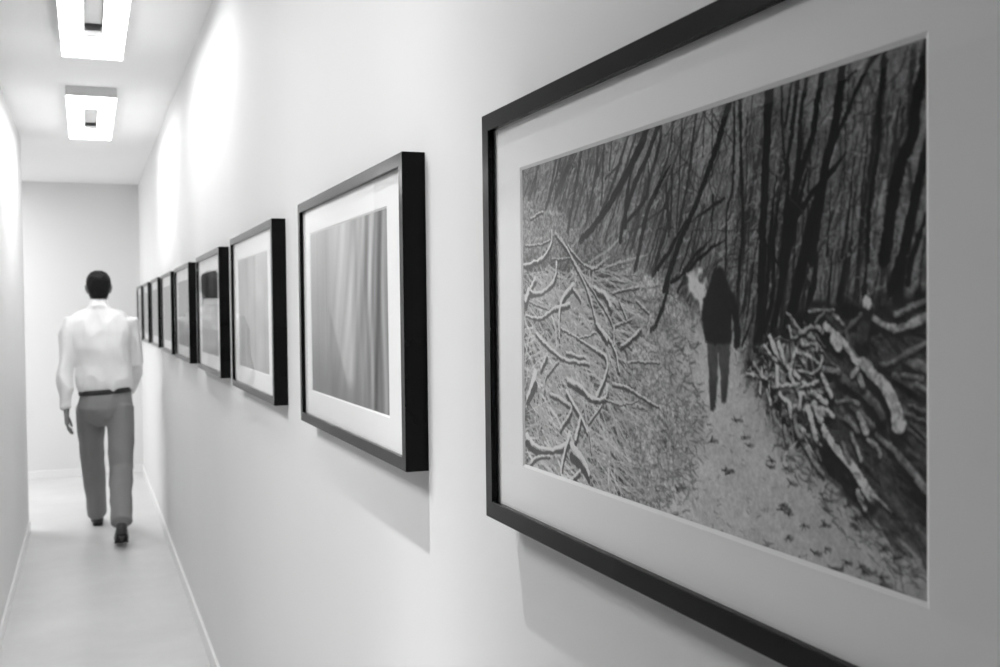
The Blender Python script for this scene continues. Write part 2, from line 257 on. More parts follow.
STROKES = {'far':[(78,[61.5,0.7,7.3,47.3,29.1,7.3,26.1,47.6,7.3]),(66,[121.5,1.5,7.7,102.7,39.0,7.9,85.9,66.7,8.0]),(66,[137.8,1.3,6.0,105.7,44.6,6.2]),(70,[173.3,0.9,11.2,143.0,30.4,11.5,118.0,52.5,11.8]),(78,[184.7,1.2,5.5,161.1,22.2,5.6,130.4,51.1,5.8]),(60,[196.1,0.3,9.6,182.2,36.1,9.7,168.7,67.6,9.8,153.2,100.8,10.0]),(70,[242.2,1.8,6.9,230.6,46.4,7.0,210.7,83.8,7.1]),(66,[257.8,1.7,5.7,247.6,76.0,5.8]),(70,[278.2,1.1,5.1,269.8,37.7,5.1]),(56,[321.9,0.0,7.0,282.1,49.7,7.3,248.2,85.7,7.5]),(62,[299.7,33.2,5.0,259.4,47.2,5.2]),(60,[338.1,1.9,5.5,314.1,34.9,5.6,284.3,66.4,5.7]),(78,[218.1,4.6,4.9,200.6,45.6,5.0,177.1,79.7,5.1]),(50,[390.9,6.6,6.4,386.3,27.6,6.4,366.3,58.0,6.6,359.2,79.4,6.7]),(55,[399.3,68.2,5.2,405.7,123.6,5.2]),(55,[413.0,54.7,5.2,407.9,116.2,5.2]),(60,[416.0,2.0,4.5,405.0,40.9,4.5,370.2,80.5,4.6]),(62,[380.8,97.9,3.2,317.2,115.6,3.4]),(55,[337.7,21.0,6.8,318.6,43.5,6.9,294.1,68.6,7.0]),(58,[434.1,-3.4,4.4,428.1,63.9,4.4,420.1,117.1,4.5]),(52,[460.7,-1.1,6.2,445.8,65.9,6.3,426.3,112.3,6.4]),(66,[558.9,1.4,2.6,550.1,60.6,2.6,541.2,111.2,2.7]),(60,[490.8,0.0,3.3,488.0,71.7,3.3]),(62,[478.0,-0.1,2.8,471.7,49.5,2.8]),(46,[703.9,77.8,2.5,694.9,121.5,2.5])],'near':[(38,[361.8,-0.1,18.6,346.9,18.9,16.7,309.0,50.4,15.0,245.5,91.5,13.4,190.5,114.7,11.4]),(42,[386.8,1.7,10.5,359.1,36.1,10.2,330.0,61.9,10.1,308.1,94.2,10.0,294.4,122.3,9.7]),(38,[325.7,42.1,9.4,313.4,70.5,9.5,307.8,106.9,9.6]),(48,[409.0,50.0,10.7,365.7,86.7,10.6,344.9,124.2,10.1,330.5,156.3,9.2]),(44,[362.2,40.9,6.7,357.0,78.1,6.5,303.0,106.5,6.2]),(42,[522.4,0.6,11.2,504.6,31.4,10.9,484.5,61.2,10.6,459.2,95.2,10.3,425.1,134.0,10.3,394.3,180.4,10.2]),(46,[440.2,110.2,7.3,405.4,139.7,7.5,370.9,163.3,7.6]),(50,[528.4,-0.3,4.5,524.8,81.6,4.5,514.1,109.0,4.5,511.6,165.0,4.5]),(42,[537.7,-0.5,7.1,538.4,76.4,6.6,540.5,119.8,6.2,530.3,183.2,5.9]),(20,[582.5,-0.8,15.7,576.2,80.6,15.1,572.4,122.2,14.6,568.9,184.0,14.1,560.9,236.0,13.8]),(38,[601.3,-0.9,4.5,603.0,57.4,4.5,611.0,87.3,4.3]),(46,[616.8,0.3,4.4,606.2,41.5,4.5]),(30,[624.9,-1.7,7.3,616.4,43.1,7.4,605.7,86.7,7.4]),(30,[637.5,-1.9,7.1,626.4,44.6,7.2,624.0,86.1,7.2,612.6,126.2,7.3]),(24,[658.5,-0.3,8.9,651.6,22.5,9.5,641.1,61.7,10.1,623.1,91.3,10.9,609.6,139.5,11.7]),(26,[683.3,-2.0,11.8,675.2,41.9,12.2,667.2,65.3,12.6,656.3,94.9,13.2,642.1,160.9,13.8]),(26,[727.0,0.6,5.4,704.3,21.2,5.6,688.7,40.8,5.8,672.4,63.5,6.0]),(32,[718.8,2.9,3.6,710.4,15.0,3.7,703.0,23.4,3.7]),(34,[698.2,12.6,3.4,683.1,19.7,3.5]),(28,[730.5,3.0,7.1,726.8,35.8,7.1,723.0,77.1,7.1,714.5,115.8,7.2,710.1,163.8,7.3]),(26,[778.7,2.6,14.1,765.9,42.8,14.8,758.1,77.9,15.3,748.1,90.6,16.0,737.8,125.2,16.7,729.5,164.7,17.4]),(28,[783.7,51.9,9.5,777.4,73.7,10.9,765.5,113.6,12.5,747.7,165.5,14.1,737.4,187.4,15.7]),(36,[781.3,117.5,7.3,761.6,157.5,7.5,754.3,183.8,7.7]),(24,[686.5,75.5,7.1,669.7,87.0,7.2,655.0,96.5,7.3,641.3,104.7,7.7,622.8,121.6,8.0]),(36,[695.2,84.1,3.8,690.0,113.6,3.8,680.7,159.2,3.8]),(36,[666.9,100.3,4.0,662.5,158.3,4.0]),(24,[630.6,52.3,12.9,612.7,118.1,13.2,600.5,159.0,13.4]),(26,[592.3,83.4,7.6,583.4,139.7,7.7,577.3,186.0,7.8]),(20,[602.8,84.6,7.5,588.6,140.1,7.6,586.6,184.3,7.6,573.8,221.6,7.7]),(18,[611.1,76.5,11.8,605.2,132.9,11.9,598.7,183.7,11.9,581.5,230.8,12.2]),(20,[636.7,82.7,11.2,615.5,133.6,11.5,601.9,171.0,11.8]),(16,[650.9,100.0,16.3,638.2,135.1,16.6,623.7,176.1,17.0,604.2,228.5,17.5]),(26,[562.2,129.0,3.5,577.8,144.1,3.5,598.9,167.2,3.4]),(22,[650.4,155.1,10.8,641.9,185.5,11.0,633.3,216.3,11.1]),(24,[669.1,151.8,6.6,660.7,211.8,6.7]),(34,[710.1,163.8,8.5,706.7,191.7,8.5]),(36,[685.8,156.9,10.1,676.6,194.7,10.3]),(40,[754.4,156.4,9.9,743.1,195.5,10.1]),(50,[449.9,113.0,4.4,480.2,103.1,4.2,510.1,94.5,4.0]),(50,[487.1,131.9,4.0,488.5,111.9,4.0,489.5,88.9,4.0]),(44,[487.1,131.9,4.9,466.6,142.9,5.0,447.4,152.3,5.3,429.4,166.3,5.7]),(42,[512.0,133.5,4.5,483.3,142.8,4.9,435.4,164.4,5.2,409.0,173.2,5.0]),(56,[458.9,111.6,4.1,441.7,139.5,4.2,427.5,161.0,4.3]),(52,[407.1,164.5,8.2,396.2,191.3,8.2,376.5,217.5,8.0,365.4,224.3,7.3]),(60,[441.3,162.5,5.5,421.1,183.1,5.6]),(40,[556.5,205.6,5.4,539.0,234.6,5.6]),(22,[577.3,184.1,9.3,567.4,231.1,9.5]),(110,[609.9,103.4,1.8,629.9,118.6,1.7]),(70,[455.5,121.7,0.9,560.6,129.4,0.8]),(95,[594.3,177.1,2.4,584.8,210.3,2.4,580.0,223.3,2.4]),(85,[564.4,210.3,3.1,554.5,231.4,3.2]),(88,[589.8,170.6,2.4,577.2,193.5,2.4])],'brush':[(188,[4.0,137.1,7.3,69.1,130.3,7.7,100.7,111.9,8.1,101.1,95.9,6.3]),(165,[13.8,109.5,3.4,51.6,111.7,3.6,96.0,108.5,3.9]),(182,[46.9,158.2,10.4,28.4,171.5,11.6,56.5,177.6,5.9,108.9,161.3,9.4,117.9,139.2,10.5]),(192,[22.4,171.4,16.9,11.4,186.6,17.1]),(198,[169.1,166.9,11.0,136.0,184.8,11.0,124.4,207.7,10.3,123.7,236.6,8.6]),(184,[156.8,193.2,7.2,107.9,198.4,7.7,66.9,210.5,5.6,10.8,207.8,4.4]),(165,[169.0,173.2,7.6,188.7,187.5,7.5]),(150,[113.7,98.9,6.3,164.2,132.2,6.0,203.3,162.8,5.8,250.9,196.8,5.6,278.5,223.0,5.6]),(165,[132.0,107.2,6.0,189.5,156.1,6.9,219.2,190.4,8.1,232.1,215.0,8.9,260.4,236.5,9.2]),(182,[227.7,172.8,9.1,256.5,182.4,10.6,270.5,196.9,11.8]),(172,[275.4,180.3,3.9,339.4,174.4,3.7]),(180,[128.9,224.7,4.4,181.9,234.3,3.3,231.8,228.0,3.3]),(172,[278.5,220.7,3.7,322.4,211.1,3.5]),(165,[343.0,222.3,5.3,313.8,236.5,5.5]),(150,[103.3,134.0,3.3,164.1,134.5,3.1]),(150,[25.4,188.2,3.8,95.1,201.0,3.6]),(188,[48.2,232.0,6.9,93.7,250.6,7.3,144.8,263.5,6.1,211.9,266.0,5.6]),(178,[145.1,255.1,5.9,201.0,258.9,5.6]),(194,[176.1,234.4,4.3,231.3,249.3,5.1,257.4,257.0,8.2,257.0,276.3,9.8,230.0,304.6,11.1]),(182,[232.0,218.2,8.8,274.1,240.9,7.6,291.3,272.3,6.1]),(176,[278.5,219.5,7.5,278.1,240.8,7.5]),(182,[338.4,225.8,6.6,295.4,242.8,6.9]),(198,[148.4,288.8,9.9,191.7,297.8,10.4,211.0,306.8,8.3,253.7,306.1,7.8,259.2,291.8,12.7]),(168,[253.7,307.1,3.1,290.5,311.2,2.4,336.9,302.0,2.4]),(182,[273.1,287.4,5.3,312.8,289.5,5.1,346.1,298.7,4.5,381.4,306.2,3.3]),(188,[143.8,303.9,11.0,185.2,332.5,9.3,204.4,351.4,8.0]),(192,[185.2,334.2,13.8,168.9,363.8,14.1]),(166,[92.1,311.1,6.9,143.4,319.5,7.3,159.3,327.4,9.8,125.5,353.8,9.0]),(168,[83.8,260.3,10.1,63.6,278.8,10.3]),(190,[43.2,286.6,26.0,14.4,323.2,13.4]),(150,[121.6,266.5,6.0,79.7,290.3,7.1,76.0,306.7,7.8]),(168,[244.7,314.6,5.3,210.2,339.6,5.5]),(165,[316.7,259.1,3.3,382.3,257.6,3.1]),(192,[9.3,376.0,17.6,43.7,387.8,13.3,90.0,386.4,8.1,142.0,373.1,12.1,152.6,359.0,16.9]),(170,[24.3,413.8,10.6,43.2,403.2,6.5,89.8,396.3,5.4]),(180,[142.0,374.4,11.8,124.0,412.1,12.5,140.9,419.0,10.6]),(178,[158.1,372.7,23.1,194.0,389.0,18.2,208.7,403.5,13.5]),(170,[183.5,401.7,8.4,151.0,420.2,8.7]),(170,[210.0,349.6,5.5,216.8,375.1,5.5]),(160,[32.3,73.1,4.7,76.1,68.6,4.5]),(160,[152.7,118.8,5.4,214.7,149.5,3.8,252.1,143.8,3.7]),(165,[334.4,190.5,4.4,361.4,204.2,4.2]),(160,[291.6,190.0,5.5,310.5,211.1,5.4])],'pile':[(58,[676.1,256.9,10.4,707.4,269.4,10.5,727.6,284.4,10.8]),(62,[685.0,275.1,9.0,715.7,293.6,8.6]),(60,[779.6,267.9,8.0,756.1,258.2,8.2,739.3,253.0,8.1]),(78,[779.7,247.2,8.3,751.8,240.2,8.6]),(72,[769.7,253.1,4.8,749.1,251.7,4.9]),(76,[779.8,224.8,5.7,756.2,233.3,5.2,739.4,242.4,4.3,725.1,244.7,3.3]),(76,[741.9,207.1,6.3,765.1,197.3,6.0,776.8,194.4,5.7]),(34,[712.7,201.7,16.4,707.8,211.6,16.7,704.1,224.8,16.9]),(112,[717.5,208.8,7.4,739.5,217.0,7.0,760.7,212.1,7.8,779.9,203.6,8.5]),(142,[710.3,196.3,14.3,710.9,197.1,14.2]),(60,[684.1,219.3,5.3,702.7,207.1,5.2]),(58,[684.1,219.3,6.2,690.3,232.6,6.0,701.5,243.2,5.7]),(152,[659.3,216.1,7.1,678.9,226.7,7.9,699.8,245.6,8.1,716.0,250.8,7.5]),(150,[669.8,227.2,10.4,676.3,232.2,10.4]),(142,[705.1,244.7,12.9,720.1,254.7,13.9,732.4,264.6,15.4,741.0,277.7,17.0,744.8,290.2,18.2]),(118,[700.8,255.7,8.5,703.8,262.2,8.5]),(122,[692.7,255.3,5.6,697.7,250.0,5.6]),(96,[653.6,251.0,6.4,676.1,253.5,6.3]),(118,[607.4,205.2,4.1,624.7,219.1,4.1]),(132,[624.7,220.9,5.6,645.8,217.1,5.3,655.9,220.9,6.2]),(116,[637.6,203.9,3.5,670.0,202.7,3.4]),(106,[658.1,205.7,3.4,645.8,213.6,3.4]),(110,[670.0,206.6,4.4,681.6,214.2,4.4]),(140,[624.4,255.0,3.1,641.3,255.5,3.0,651.6,251.1,4.1,655.1,241.8,4.5]),(110,[613.1,226.5,3.9,621.8,224.5,3.8]),(130,[638.8,224.2,5.9,642.9,226.8,5.9]),(122,[628.9,233.3,3.6,645.6,231.2,3.7,648.3,236.4,5.3]),(125,[627.5,228.0,5.6,628.9,232.4,5.6]),(146,[582.3,226.1,7.4,591.4,239.8,7.0,609.2,252.9,6.4,624.3,261.2,6.1]),(132,[575.1,241.7,3.5,593.5,248.0,3.4]),(152,[568.7,254.6,4.0,566.8,278.4,4.0]),(140,[573.6,235.6,4.8,582.9,241.9,4.7]),(132,[595.2,232.3,5.9,604.0,248.6,5.8]),(140,[617.3,239.0,5.7,609.8,259.2,5.8]),(146,[593.5,253.6,6.8,593.3,269.3,6.8]),(146,[609.8,259.2,6.9,624.2,274.7,6.8]),(140,[624.2,270.2,3.8,649.5,262.6,3.7]),(134,[544.3,262.4,3.5,576.4,264.6,3.4]),(136,[555.9,252.3,4.9,570.2,263.0,4.8]),(140,[588.7,271.4,3.7,624.3,266.6,3.6]),(150,[654.9,257.1,6.6,665.5,273.8,6.5]),(142,[641.1,271.9,6.7,660.1,279.4,6.6]),(148,[627.0,276.3,7.0,624.1,288.2,7.1]),(140,[596.2,278.3,5.7,609.6,284.7,6.3,612.4,295.5,6.6]),(130,[576.3,275.9,6.1,582.4,286.7,6.1]),(152,[635.4,287.3,10.9,660.1,287.2,10.7]),(146,[643.8,282.3,9.5,651.9,294.8,9.4]),(146,[636.8,289.0,8.4,646.3,311.2,8.3]),(146,[660.1,285.5,5.7,668.0,289.2,5.6]),(145,[655.9,301.5,9.0,670.4,315.7,10.2,693.4,330.1,11.5,715.3,350.5,12.9]),(134,[699.9,287.1,7.3,708.1,298.4,10.8]),(92,[710.8,305.6,5.2,720.4,309.5,5.6,723.9,316.5,5.9]),(100,[691.1,303.0,6.3,702.1,322.3,6.2]),(80,[720.0,300.2,5.3,744.6,313.4,7.9,776.2,337.7,10.2]),(72,[757.0,286.8,3.9,780.1,300.2,3.8]),(70,[754.8,292.5,2.9,779.5,304.1,2.8]),(78,[764.8,258.0,5.6,780.3,265.6,5.5]),(84,[684.8,291.2,6.8,698.1,299.3,6.7]),(92,[633.7,321.3,5.5,644.7,333.4,5.3,655.6,340.0,5.0]),(88,[679.5,311.8,5.1,688.4,323.1,5.0]),(122,[699.5,348.6,8.8,706.8,360.9,8.7]),(110,[715.4,346.3,5.5,736.4,357.9,2.2]),(90,[673.3,278.5,3.4,688.8,275.7,3.4,698.7,278.3,3.9]),(96,[618.2,295.0,7.3,621.0,309.2,7.1,629.5,311.9,5.7]),(104,[603.4,307.2,7.5,606.3,317.9,7.5]),(60,[750.4,281.0,4.3,779.6,286.4,4.2]),(64,[756.0,274.2,3.5,772.2,277.7,3.4])],'dark':[(48,[686.1,360.7,6.0,700.2,358.8,5.9]),(48,[706.6,355.9,7.5,723.9,353.5,7.4]),(48,[694.9,370.3,6.0,708.7,368.3,5.9]),(48,[667.2,418.2,5.3,679.8,415.9,5.2]),(48,[705.7,411.1,5.9,719.3,408.6,5.8]),(48,[702.5,409.3,3.4,710.4,407.9,3.4]),(48,[725.4,411.1,3.3,732.9,409.8,3.3]),(48,[725.8,417.6,5.0,737.0,415.4,4.9]),(48,[734.2,421.5,5.7,747.0,418.9,5.7]),(48,[656.3,383.6,3.6,664.9,382.4,3.5]),(48,[629.7,389.1,2.8,636.4,388.2,2.7]),(48,[606.3,403.2,2.8,613.4,402.2,2.8]),(48,[643.8,410.6,3.6,652.5,409.2,3.6]),(48,[658.5,403.4,2.7,665.0,402.4,2.7]),(48,[727.9,388.6,3.3,735.3,387.4,3.3]),(48,[740.6,391.8,3.3,747.8,390.7,3.2]),(48,[676.9,424.0,2.6,683.1,422.9,2.6]),(48,[684.7,408.6,2.6,690.8,407.7,2.6]),(48,[737.5,361.7,4.1,746.6,360.5,4.0]),(48,[748.6,368.7,3.2,755.7,367.7,3.2]),(48,[598.2,379.7,4.7,610.1,378.1,4.6]),(48,[608.0,381.8,2.8,615.1,380.9,2.8]),(48,[483.9,331.4,4.1,495.5,330.5,4.1]),(48,[509.0,357.8,5.1,522.9,356.3,5.0]),(48,[515.3,358.9,3.0,523.6,358.2,3.0]),(48,[417.7,388.7,5.5,433.8,386.8,5.4]),(48,[526.7,307.4,4.0,537.5,306.7,3.9]),(48,[541.3,321.6,3.0,549.2,321.1,2.9]),(48,[610.1,354.9,3.7,619.4,353.9,3.7]),(48,[581.2,344.8,2.9,588.6,344.2,2.8]),(48,[604.0,342.9,2.8,611.1,342.3,2.8]),(48,[599.1,375.8,2.8,606.3,375.0,2.8]),(48,[547.8,328.7,2.9,555.7,328.1,2.9]),(48,[582.5,339.0,1.9,587.4,338.7,1.9])]}
AREAS = {'hill':[-27.4,36.8,123.7,70.0,237.0,113.9,335.3,147.4,421.1,183.1,465.5,214.7,476.4,238.1,457.1,399.8,329.6,442.8,-40.4,448.2],'snowgap':[441.3,166.7,460.7,161.1,475.5,175.9,473.2,202.4,460.2,190.0,441.0,181.4],'path':[465.6,210.6,482.3,214.6,539.9,222.0,550.9,262.1,573.1,283.6,594.5,304.3,626.6,324.8,659.6,343.8,705.5,371.1,782.3,386.0,782.1,433.9,329.6,442.8,375.5,395.9,434.4,350.3,458.3,316.4,443.2,291.4,403.2,269.2,395.4,234.8],'pile':[544.6,239.3,583.1,227.0,610.3,210.2,641.8,197.8,691.9,194.9,783.1,188.3,782.3,383.7,712.8,366.5,662.3,343.5,632.2,326.0,594.4,308.0,570.0,281.9,547.6,262.3],'jacket':[501.1,159.7,509.0,162.9,514.1,173.0,516.6,181.9,526.8,189.0,532.6,202.7,536.5,222.0,534.7,236.6,527.9,239.3,524.5,236.9,523.9,214.4,521.4,208.5,520.2,234.1,496.5,236.1,474.6,234.1,470.2,217.8,468.7,207.5,471.5,192.2,480.9,182.2,486.5,172.2,492.1,162.3],'trousers':[477.4,233.0,518.5,232.1,516.4,261.8,511.7,289.8,508.1,292.5,502.9,291.9,500.6,264.5,498.2,244.6,496.1,266.8,492.9,298.2,488.3,302.1,482.9,301.0,480.5,273.6],'canopy':[534.7,-28.9,789.1,-7.1,788.2,196.0,580.0,221.5]}
# ------------------------------------------------------------------ the printed pictures
PW, PH = 780, 424
YY, XX = np.mgrid[0:PH, 0:PW].astype(np.float32)
def smooth_noise(w, h, cell, rng):
    """value noise with the given cell size (cx, cy)"""
    cx, cy = cell
    gx, gy = int(w/cx)+3, int(h/cy)+3
    g = rng.random((gy, gx)).astype(np.float32)
    yy, xx = np.mgrid[0:h, 0:w].astype(np.float32)
    x = xx/cx; y = yy/cy
    i = x.astype(int); j = y.astype(int); fx = x-i; fy = y-j
    fx = fx*fx*(3-2*fx); fy = fy*fy*(3-2*fy)
    return (g[j, i]*(1-fx)+g[j, i+1]*fx)*(1-fy)+(g[j+1, i]*(1-fx)+g[j+1, i+1]*fx)*fy

def draw(img, pts, tone, alpha=1., soft=.7, shade=0., wide=1.):
    """a tapering soft-edged stroke through pts (x, y, width); shade lightens its upper side as snow does"""
    P = np.array(pts, np.float32).reshape(-1, 3)
    P[:, 2] *= wide
    if len(P) > 2:                                   # round the corners
        out = []
        for k in range(len(P)-1):
            p0, p1, p2, p3 = P[max(k-1, 0)], P[k], P[k+1], P[min(k+2, len(P)-1)]
            for t in np.linspace(0, 1, 5)[:-1]:
                out.append(.5*((2*p1)+(-p0+p2)*t+(2*p0-5*p1+4*p2-p3)*t*t+(-p0+3*p1-3*p2+p3)*t**3))
        out.append(P[-1]); P = np.array(out)
    mg = P[:, 2].max()/2+2
    x0, x1 = int(max(P[:, 0].min()-mg, 0)), int(min(P[:, 0].max()+mg+1, img.shape[1]))
    y0, y1 = int(max(P[:, 1].min()-mg, 0)), int(min(P[:, 1].max()+mg+1, img.shape[0]))
    if x1 <= x0 or y1 <= y0:
        return
    X = XX[y0:y1, x0:x1]; Y = YY[y0:y1, x0:x1]
    best = np.full(X.shape, 1e6, np.float32); side = np.zeros(X.shape, np.float32)
    for a, b in zip(P, P[1:]):
        dx, dy = b[0]-a[0], b[1]-a[1]
        l2 = dx*dx+dy*dy+1e-6
        t = np.clip(((X-a[0])*dx+(Y-a[1])*dy)/l2, 0, 1)
        qx, qy = X-(a[0]+t*dx), Y-(a[1]+t*dy)
        r = np.maximum((a[2]+t*(b[2]-a[2]))/2, .05)
        d = np.sqrt(qx*qx+qy*qy)-r
        m = d < best
        best = np.where(m, d, best); side = np.where(m, qy/r, side)
    cov = np.clip(.5-best/(2*soft), 0, 1)*alpha
    tn = tone - shade*np.clip(side, -1, 1) if shade else tone
    img[y0:y1, x0:x1] = img[y0:y1, x0:x1]*(1-cov) + tn*cov

def region(poly, soft=3., jitter=0., rng=None):
    """soft coverage of a polygon"""
    q = np.asarray(poly, np.float32).reshape(-1, 2)
    X, Y = XX, YY
    if jitter:
        X = XX + jitter*(smooth_noise(PW, PH, (9, 9), rng)-.5)*2
        Y = YY + jitter*(smooth_noise(PW, PH, (9, 9), rng)-.5)*2
    inside = np.zeros(X.shape, bool); dist = np.full(X.shape, 1e6, np.float32)
    for a, b in zip(q, np.roll(q, -1, 0)):
        dx, dy = b-a
        t = np.clip(((X-a[0])*dx+(Y-a[1])*dy)/(dx*dx+dy*dy+1e-6), 0, 1)
        dist = np.minimum(dist, np.hypot(X-a[0]-t*dx, Y-a[1]-t*dy))
        c = (a[1] > Y) != (b[1] > Y)
        inside ^= c & (X < (b[0]-a[0])*(Y-a[1])/(b[1]-a[1]+1e-9)+a[0])
    return np.clip(.5+np.where(inside, dist, -dist)/(2*soft), 0, 1)

def twigs(img, rng, n, mask, length, width, tones, ang, spread, alpha=.8, bend=.25, shade=0., keep=.5):
    done = 0
    for _ in range(n*12):
        if done >= n:
            break
        x, y = rng.random()*PW, rng.random()*PH
        if mask[int(y), int(x)] < keep:
            continue
        done += 1
        a = ang + rng.normal()*spread
        l = length[0]+(length[1]-length[0])*rng.random()
        w = width[0]+(width[1]-width[0])*rng.random()**2
        b = a + rng.normal()*bend
        k = 2.5-1.2*x/PW
        w *= abs(math.sin(a))*(1.9-.9*x/PW) + abs(math.cos(a))*1.0
        x2, y2 = x+math.cos(a)*l*.5*k, y+math.sin(a)*l*.5
        x3, y3 = x2+math.cos(b)*l*.5*k, y2+math.sin(b)*l*.5
        t = tones[0]+(tones[1]-tones[0])*rng.random()
        draw(img, (x, y, w, x2, y2, w*.9, x3, y3, w*.5), t, alpha*(.6+.4*rng.random()), .8, shade)

def forest():
    rng = np.random.default_rng(11)
    S, A = STROKES, AREAS
    U, Vv = XX/PW, YY/PH
    nz = lambda c: smooth_noise(PW, PH, c, rng)-.5
    img = 138 + 34*nz((60, 90)) + 44*nz((18, 30)) + 34*nz((6, 9)) + 26*nz((2, 2))
    hill = region(A['hill'], 5, 6, rng); path = region(A['path'], 18, 10, rng)
    pile = region(A['pile'], 4, 5, rng); can = region(A['canopy'], 40)
    img -= 18*can
    wood = 1-np.clip(hill+path+pile, 0, 1)
    # far woods: fine trunks and snow-dusted twigs
    twigs(img, rng, 300, wood*(U < .72), (30, 110), (.8, 2.6), (60, 112), math.pi*.585, .08, .7)
    twigs(img, rng, 190, wood*(U > .66), (30, 120), (.8, 3), (34, 84), math.pi*.54, .09, .75)
    twigs(img, rng, 520, wood, (6, 22), (.7, 1.5), (40, 78), math.pi*.7, .7, .6)
    twigs(img, rng, 620, wood*(U > .66), (4, 15), (.8, 1.8), (130, 190), math.pi*.85, .7, .55)
    twigs(img, rng, 420, wood*(U < .68), (4, 16), (.9, 1.9), (165, 222), math.pi*.65, .6, .55)
    twigs(img, rng, 260, wood, (5, 26), (1, 2.8), (160, 210), math.pi*.58, .12, .6)
    twigs(img, rng, 46, wood*(U > .70), (90, 240), (2, 5.5), (18, 52), math.pi*.545, .06, .9, .08)
    twigs(img, rng, 54, wood*(U < .66), (60, 150), (1.5, 4.5), (44, 82), math.pi*.60, .06, .85, .10)
    twigs(img, rng, 150, wood*(U > .5), (14, 46), (.8, 1.8), (24, 60), math.pi*.62, .5, .75, .5)
    twigs(img, rng, 260, wood*(U > .7), (3, 10), (1, 2.2), (150, 196), math.pi*.85, .6, .6)
    # hillside of leaf litter and sticks
    h = 148 + 26*np.clip((U-.28)*5, 0, 1) + 34*nz((24, 18)) + 70*nz((5, 4)) + 80*nz((2, 2))
    h = h - 44*np.clip((.40-U)*8, 0, 1)*np.clip((Vv-.22)*8, 0, 1)
    img = img*(1-hill) + h*hill
    for t, p in S['far']:
        draw(img, p, t, .9, .8, 0, .8)
    low = hill*np.clip((Vv-.25)*6, 0, 1)
    left = low*np.clip((.42-U)*9, 0, 1)
    twigs(img, rng, 520, low*(U > .26), (3, 12), (.8, 2.2), (66, 104), math.pi*.2, 1.2, .6)
    twigs(img, rng, 420, low*(U > .26), (3, 11), (.8, 1.7), (150, 178), math.pi*.15, 1.0, .5)
    twigs(img, rng, 760, left, (5, 20), (.8, 2.2), (48, 92), math.pi*.2, 1.2, .8)
    twigs(img, rng, 760, left, (4, 16), (.8, 1.7), (160, 208), math.pi*.15, 1.0, .75)
    twigs(img, rng, 620, left, (12, 46), (1, 3.8), (40, 76), math.pi*.3, .9, .85)
    twigs(img, rng, 800, left, (12, 64), (.9, 2.4), (170, 240), math.pi*.3, .8, .9, shade=6)
    twigs(img, rng, 240, left, (26, 90), (1.0, 2.5), (165, 240), math.pi*.30, .32, .92, .18, shade=8)
    twigs(img, rng, 130, left, (18, 60), (1.0, 2.4), (160, 230), math.pi*.80, .35, .88, .25, shade=8)
    # the trodden snow of the path
    p_ = 204 - 24*np.clip((U-.72)*2.6, 0, 1) + 12*nz((40, 26)) + 9*nz((9, 6)) + 5*nz((2, 2))
    p_ += 10*region(A['path'], 30)*np.clip((.78-U)*4, 0, 1)
    img = img*(1-path) + p_*path
    edge = np.clip(path*(1-region(A['path'], 34))*3, 0, 1)
    twigs(img, rng, 420, edge, (3, 9), (.9, 2), (70, 105), math.pi*.1, 1.2, .65)
    verge = np.clip(path*(U < .58)*1., 0, 1)
    twigs(img, rng, 420, verge, (3, 9), (.9, 2.2), (82, 112), math.pi*.1, 1.2, .6)
    twigs(img, rng, 300, verge, (3, 10), (.9, 2), (140, 165), math.pi*.1, 1.2, .55)
    g = region(A['snowgap'], 4, 9, rng)
    img = img*(1-g) + (236 + 24*nz((3, 3)))*g
    twigs(img, rng, 120, path, (2, 5), (.8, 1.8), (74, 100), 0., .8, .5)
    # nearer trunks
    for t, p in S['near']:
        q = np.array(p).reshape(-1, 3)
        if q[0, 1] > 14: q[0, 2] *= .25
        draw(img, q, t*.8 - 8, .97, .8, 0, .78)
    # brush pile, snow lying on every stick
    for t, p in S['brush']:
        q = np.array(p).reshape(-1, 3); q[:, 1] += q[:, 2]*.7; q[:, 2] *= 1.1
        draw(img, q, 40, .85, 1., 0, .52)
    for t, p in S['brush']:
        draw(img, p, t+60, .97, .75, 12, .43)
    # log pile
    d = 36 + 18*nz((14, 12)) + 14*nz((3, 3))
    img = img*(1-pile) + d*pile
    tip = pile*region(AREAS['pile'], 3)
    nearl = np.clip((.86-U)*14, 0, 1)*tip
    clump = smooth_noise(PW, PH, (7, 6), rng)
    cl = np.clip((clump-.45)*6, 0, 1)*nearl*np.clip((.84-U)*12, 0, 1)*np.clip((Vv-.50)*9, 0, 1)
    img = img*(1-.85*cl) + .85*cl*(168 + 80*nz((3, 3)))
    twigs(img, rng, 330, nearl*(Vv > .5), (8, 34), (1.2, 3.6), (140, 225), math.pi*.28, .7, .92, .12, shade=12)
    twigs(img, rng, 150, nearl, (4, 14), (1.5, 3.6), (26, 44), math.pi*.25, .9, .85)
    twigs(img, rng, 150, tip*(U > .83), (24, 90), (2, 7.5), (58, 112), math.pi*.22, .25, .8, shade=8)
    twigs(img, rng, 60, tip*(U > .86), (20, 80), (1.5, 4), (62, 86), math.pi*.2, .2, .7, shade=8)
    for t, p in S['pile']:
        q = np.array(p).reshape(-1, 3); q[:, 1] += q[:, 2]*.55; q[:, 2] *= 1.15
        draw(img, q, 26, .7, 1.6, 0, .85)
        draw(img, p, t*1.3+36, .97, .9, 26, .76)
    bark = 1 + pile*(.55*nz((5, 5)) + .35*nz((2, 2)))
    img = np.clip((img-30)*bark + 30, 0, 245)
    # broken twigs and dark specks strewn over the snow below the pile
    rim = np.clip(path*(1-pile)*np.clip(region(A['pile'], 46)*3, 0, 1)*(U > .76), 0, 1)
    twigs(img, rng, 360, rim, (3, 12), (.9, 2.1), (56, 96), math.pi*.15, .5, .7)
    twigs(img, rng, 160, rim, (3, 12), (.9, 2), (150, 180), math.pi*.15, .5, .7)
